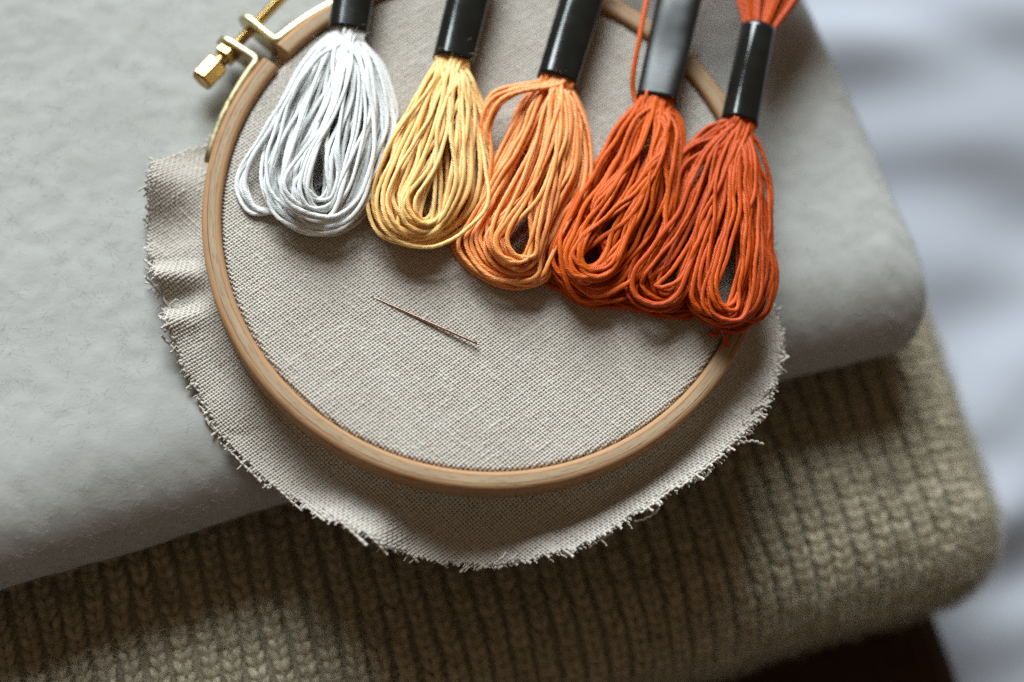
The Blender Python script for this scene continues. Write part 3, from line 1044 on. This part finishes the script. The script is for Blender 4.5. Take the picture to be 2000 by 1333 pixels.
Z9L = [.15, .0, -.05, -.08, -.1, -.08, -.05, .0, .15]
Z9H = [.80, .85, .85, .80, .70, .75, .80, .85, .80]

# ---- white
root, mouth = skein('white', 'white thread skein, looped beside the brass clamp of the hoop', (641, 54), (717, 76), (668, -128), (748, -108), .38, .48, .62, .20, 2.3, 0., 16, 101)
T = Tubes()
loops(T, ([(615, 105), (560, 190), (524, 290), (518, 365), (545, 420), (600, 452), (660, 448), (712, 400), (748, 310), (764, 235), (742, 130)],
          [(676, 130), (660, 215), (622, 300), (602, 360), (610, 388), (625, 394), (642, 384), (650, 335), (648, 285), (668, 205), (682, 130)]), 62, mouth, 201,
      ([.15, 0, -.05, -.08, -.1, -.1, -.1, -.08, -.05, 0, .15], [.8, .9, .95, .9, .8, .72, .75, .85, .9, .85, .8]), jit=9, rad=0.042, kink=.010)
loops(T, ([(615, 105), (560, 190), (524, 290), (518, 365), (545, 420), (600, 452), (660, 448), (712, 400), (748, 310), (764, 235), (742, 130)],
          [(676, 130), (660, 215), (622, 300), (602, 360), (610, 388), (625, 394), (642, 384), (650, 335), (648, 285), (668, 205), (682, 130)]), 16, mouth, 261,
      ([0.15, 0.0, -0.05, -0.08, -0.1, -0.1, -0.1, -0.08, -0.05, 0.0, 0.15], [0.27, 0.12, 0.07, 0.04, 0.02, 0.02, 0.02, 0.04, 0.07, 0.12, 0.27]), jit=9, rad=0.042, wander=.9, kink=.010)
loops(T, ([(600, 110), (540, 215), (488, 300), (464, 355), (472, 395), (496, 424), (535, 412), (590, 330), (640, 230), (668, 130)],
          [(612, 120), (560, 215), (506, 300), (482, 352), (490, 388), (508, 410), (540, 402), (600, 320), (648, 230), (675, 130)]), 5, mouth, 202,
      ([.2, .1, 0, -.08, -.1, -.1, -.1, 0, .1, .2], [.7, .5, .3, .15, .1, .1, .2, .4, .5, .6]), jit=5)
loops(T, ([(690, 130), (672, 230), (640, 330), (610, 372), (618, 352), (640, 345), (660, 300), (690, 200), (700, 120)],
          [(690, 130), (672, 230), (650, 300), (640, 340), (622, 335), (630, 305), (655, 280), (690, 200), (700, 120)]), 4, mouth, 203,
      ([.2, .1, .0, -.08, -.1, -.1, .0, .1, .2], [.4, .3, .2, .05, .0, .0, .1, .2, .3]), jit=6)
T.build('lower_loops', FLOSS['white'], root)
fuzz(FLOSS['white'], root, 301)

# ---- yellow
root, mouth = skein('yellow', 'pale yellow thread skein with black band, between the white and the apricot one', (845, 113), (924, 128), (893, -92), (975, -74), .42, .52, .60, .15, 2.25, 0., 16, 111)
T = Tubes()
loops(T, ([(830, 165), (785, 240), (752, 310), (728, 385), (745, 445), (795, 476), (850, 474), (905, 448), (944, 400), (950, 320), (938, 220), (922, 160)],
          [(882, 172), (874, 245), (848, 325), (818, 385), (818, 420), (832, 436), (848, 426), (860, 380), (868, 325), (872, 260), (886, 200), (890, 160)]), 46, mouth, 211,
      ([.15, 0, -.05, -.08, -.1, -.1, -.1, -.1, -.08, -.05, 0, .15], [.8, .9, .95, .95, .9, .8, .75, .8, .9, .95, .85, .8]), jit=10, rad=0.045)
loops(T, ([(830, 165), (785, 240), (752, 310), (728, 385), (745, 445), (795, 476), (850, 474), (905, 448), (944, 400), (950, 320), (938, 220), (922, 160)],
          [(882, 172), (874, 245), (848, 325), (818, 385), (818, 420), (832, 436), (848, 426), (860, 380), (868, 325), (872, 260), (886, 200), (890, 160)]), 9, mouth, 271,
      ([0.15, 0.0, -0.05, -0.08, -0.1, -0.1, -0.1, -0.1, -0.08, -0.05, 0.0, 0.15], [0.27, 0.12, 0.07, 0.04, 0.02, 0.02, 0.02, 0.02, 0.04, 0.07, 0.12, 0.27]), jit=9, wander=.9, rad=0.045)
T.build('lower_loops', FLOSS['yellow'], root)
fuzz(FLOSS['yellow'], root, 302)

# ---- apricot
root, mouth = skein('apricot', 'light apricot thread skein, between the yellow skein and the bright orange one', (1049, 147), (1126, 171), (1110, -60), (1192, -40), .45, .55, .60, .15, 2.3, 0., 16, 121)
T = Tubes()
loops(T, ([(1035, 195), (990, 265), (950, 330), (912, 420), (893, 470), (920, 515), (965, 545), (1015, 556), (1058, 546), (1076, 505), (1108, 440), (1146, 370), (1146, 280), (1126, 200)],
          [(1090, 210), (1078, 300), (1044, 380), (1008, 430), (988, 466), (993, 492), (1012, 503), (1030, 496), (1036, 466), (1042, 420), (1060, 350), (1078, 290), (1092, 230), (1098, 195)]), 46, mouth, 221,
      ([.2, .05, 0, -.06, -.1, -.1, -.1, -.1, -.1, -.06, -.02, 0, .1, .2], [.8, .9, .95, .95, .9, .85, .8, .75, .8, .9, .95, .95, .9, .8]), jit=10, rad=0.047)
loops(T, ([(1035, 195), (990, 265), (950, 330), (912, 420), (893, 470), (920, 515), (965, 545), (1015, 556), (1058, 546), (1076, 505), (1108, 440), (1146, 370), (1146, 280), (1126, 200)],
          [(1090, 210), (1078, 300), (1044, 380), (1008, 430), (988, 466), (993, 492), (1012, 503), (1030, 496), (1036, 466), (1042, 420), (1060, 350), (1078, 290), (1092, 230), (1098, 195)]), 8, mouth, 281,
      ([0.2, 0.05, 0.0, -0.06, -0.1, -0.1, -0.1, -0.1, -0.1, -0.06, -0.02, 0.0, 0.1, 0.2], [0.32, 0.17, 0.12, 0.06, 0.02, 0.02, 0.02, 0.02, 0.02, 0.06, 0.1, 0.12, 0.22, 0.32]), jit=9, wander=.9, rad=0.047)
# strands that spring out to the left below the band
loops(T, ([(1005, 166), (958, 185), (942, 235), (950, 300), (935, 380), (910, 450), (935, 505), (1010, 540), (1060, 500), (1090, 400), (1110, 300), (1115, 210)],
          [(1015, 180), (978, 205), (958, 255), (962, 310), (955, 380), (940, 440), (960, 490), (1015, 520), (1050, 480), (1075, 390), (1095, 300), (1105, 210)]), 5, mouth, 222,
      ([.4, .3, .2, .1, 0, -.1, -.1, -.1, -.1, 0, .2, .3], [.75, .7, .6, .5, .4, .3, .2, .2, .3, .5, .7, .7]), jit=5, rad=.052)
# low loop peeping out beside the yellow skein
loops(T, ([(1050, 200), (1000, 270), (950, 350), (905, 440), (888, 475), (898, 490), (930, 470), (1000, 380), (1060, 290), (1090, 210)],
          [(1055, 200), (1005, 270), (960, 350), (915, 440), (897, 470), (903, 480), (930, 462), (1000, 370), (1060, 290), (1090, 210)]), 2, mouth, 223,
      ([.2, .0, -.08, -.1, -.1, -.1, -.1, -.08, 0, .2], [.3, .1, 0, -.05, -.05, -.05, -.05, 0, .1, .3]), jit=3)
T.build('lower_loops', FLOSS['apricot'], root)
fuzz(FLOSS['apricot'], root, 303)

# ---- bright orange
root, mouth = skein('orange', 'bright orange thread skein with wide greyish black band and a loose strand up its side', (1243, 188), (1322, 204), (1287, -22), (1372, -6), .48, .58, .50, .42, 3.0, .20, 16, 131, dent=.5)
T = Tubes()
loops(T, ([(1222, 235), (1182, 300), (1140, 370), (1100, 445), (1076, 500), (1090, 550), (1140, 582), (1200, 578), (1252, 545), (1292, 480), (1318, 400), (1324, 310), (1320, 245)],
          [(1286, 260), (1262, 340), (1212, 410), (1164, 460), (1142, 498), (1150, 522), (1174, 516), (1198, 480), (1222, 430), (1248, 380), (1272, 330), (1288, 290), (1292, 245)]), 43, mouth, 231,
      ([.25, .1, 0, -.05, -.1, -.1, -.1, -.1, -.08, -.05, 0, .1, .25], [.8, .9, .95, .95, .95, .9, .85, .8, .85, .9, .95, .9, .8]), jit=14, rad=0.049, kink=.024)
# a few that hook back sharply at the left
loops(T, ([(1240, 250), (1205, 330), (1170, 370), (1155, 395), (1152, 440), (1172, 480), (1180, 500), (1200, 470), (1230, 410), (1265, 340), (1285, 250)],
          [(1250, 260), (1225, 330), (1190, 372), (1168, 400), (1162, 430), (1176, 462), (1190, 470), (1210, 440), (1240, 390), (1270, 330), (1290, 250)]), 4, mouth, 232,
      ([.5, .5, .6, .6, .5, .4, .4, .5, .6, .6, .6], [.8, .9, 1., 1., .9, .8, .7, .8, .9, .9, .8]), jit=6, rad=.054)
# dark underside loops resting on the linen
loops(T, ([(1240, 260), (1190, 400), (1130, 520), (1075, 560), (1072, 572), (1120, 585), (1220, 605), (1262, 600), (1275, 540), (1290, 430), (1300, 300)],
          [(1250, 260), (1200, 400), (1140, 510), (1090, 545), (1090, 558), (1130, 575), (1210, 592), (1250, 588), (1265, 530), (1285, 430), (1300, 300)]), 3, mouth, 233,
      ([.2, 0, -.1, -.11, -.11, -.11, -.11, -.11, -.1, 0, .2], [.2, 0, -.08, -.1, -.1, -.1, -.1, -.08, -.05, .1, .3]), jit=13, kink=.03)
T.build('lower_loops', FLOSS['orange'], root)
T = Tubes()
P = spline(at([1256, 1244, 1237, 1236, 1241, 1248, 1254, 1262, 1275, 1290], [232, 205, 180, 150, 115, 80, 45, 5, -50, -110], [.40, .42, .45, .55, .65, .72, .75, .75, .7, .6]), ds=.024)
strand(T, P, .056, phase=1.0, val=.3)
T.build('loose_strand', FLOSS['orange'], root)
fuzz(FLOSS['orange'], root, 304)

# ---- rust orange
root, mouth = skein('red', 'dark rust orange thread skein at the end of the row, overlapping the hoop rim', (1412, 222), (1476, 259), (1452, 38), (1510, 74), .52, .62, .66, .13, 2.05, 0.1, 80, 141, fan=1.35, bend=.35)
T = Tubes()
loops(T, ([(1392, 255), (1350, 282), (1325, 325), (1306, 400), (1270, 470), (1240, 525), (1240, 570), (1285, 598), (1335, 590), (1365, 530), (1388, 450), (1408, 370), (1425, 280)],
          [(1426, 275), (1404, 320), (1378, 380), (1348, 450), (1308, 512), (1280, 546), (1281, 566), (1302, 570), (1322, 548), (1344, 490), (1370, 420), (1402, 350), (1430, 285)]), 24, mouth, 241,
      ([.4, .25, .1, 0, -.05, -.1, -.1, -.1, -.08, 0, .1, .2, .4], [.8, .85, .9, .9, .9, .85, .8, .75, .8, .9, .95, .9, .8]), jit=13, rad=0.048, kink=.024)
loops(T, ([(1398, 300), (1378, 390), (1362, 480), (1348, 560), (1358, 605), (1392, 632), (1440, 640), (1484, 615), (1506, 550), (1500, 470), (1492, 380), (1478, 300)],
          [(1440, 320), (1436, 400), (1414, 480), (1398, 550), (1402, 588), (1420, 604), (1436, 594), (1448, 545), (1456, 480), (1452, 420), (1446, 360), (1446, 300)]), 28, mouth, 242,
      ([.5, .35, .25, .1, .08, .08, .08, .1, .12, .2, .3, .5], [.85, .95, 1., 1., .95, .9, .85, .9, 1., 1., .95, .85]), jit=13, rad=0.048, kink=.022)
loops(T, ([(1470, 290), (1488, 345), (1498, 420), (1510, 500), (1512, 570), (1500, 612), (1470, 630), (1440, 610), (1440, 520), (1446, 400), (1448, 300)],
          [(1468, 290), (1482, 345), (1492, 420), (1504, 500), (1507, 565), (1496, 605), (1468, 620), (1445, 600), (1445, 520), (1448, 400), (1450, 300)]), 2, mouth, 243,
      ([.5, .4, .3, .2, .15, .12, .12, .2, .3, .4, .5], [.6, .6, .5, .4, .35, .3, .3, .4, .5, .6, .7]), jit=3)
# undersides in the shade of the bundle
loops(T, ([(1400, 300), (1350, 420), (1300, 520), (1240, 578), (1235, 592), (1290, 615), (1345, 618), (1375, 590), (1395, 500), (1420, 380), (1440, 300)],
          [(1405, 300), (1355, 420), (1310, 515), (1255, 565), (1255, 580), (1295, 600), (1340, 604), (1365, 580), (1385, 500), (1415, 380), (1435, 300)]), 5, mouth, 244,
      ([.3, 0, -.08, -.11, -.11, -.11, -.11, -.1, 0, .1, .4], [.4, .1, -.05, -.08, -.08, -.08, -.06, 0, .1, .2, .4]), jit=13, kink=.03)
T.build('lower_loops', FLOSS['red'], root)
T = Tubes()
P = spline(at([1340, 1375, 1400, 1414, 1420, 1416, 1420, 1422], [560, 610, 628, 640, 650, 660, 668, 676], [0, .02, .05, .08, .08, .07, .05, .03]), ds=.024)
strand(T, P, .05, phase=.3, val=.4)
P = spline(at([1330, 1370, 1395, 1404, 1398, 1385], [560, 612, 636, 648, 655, 650], [0, -.02, .0, .03, .02, 0]), ds=.024)
strand(T, P, .05, phase=.9, val=.6)
T.build('loose_strand', FLOSS['red'], root)
fuzz(FLOSS['red'], root, 305)
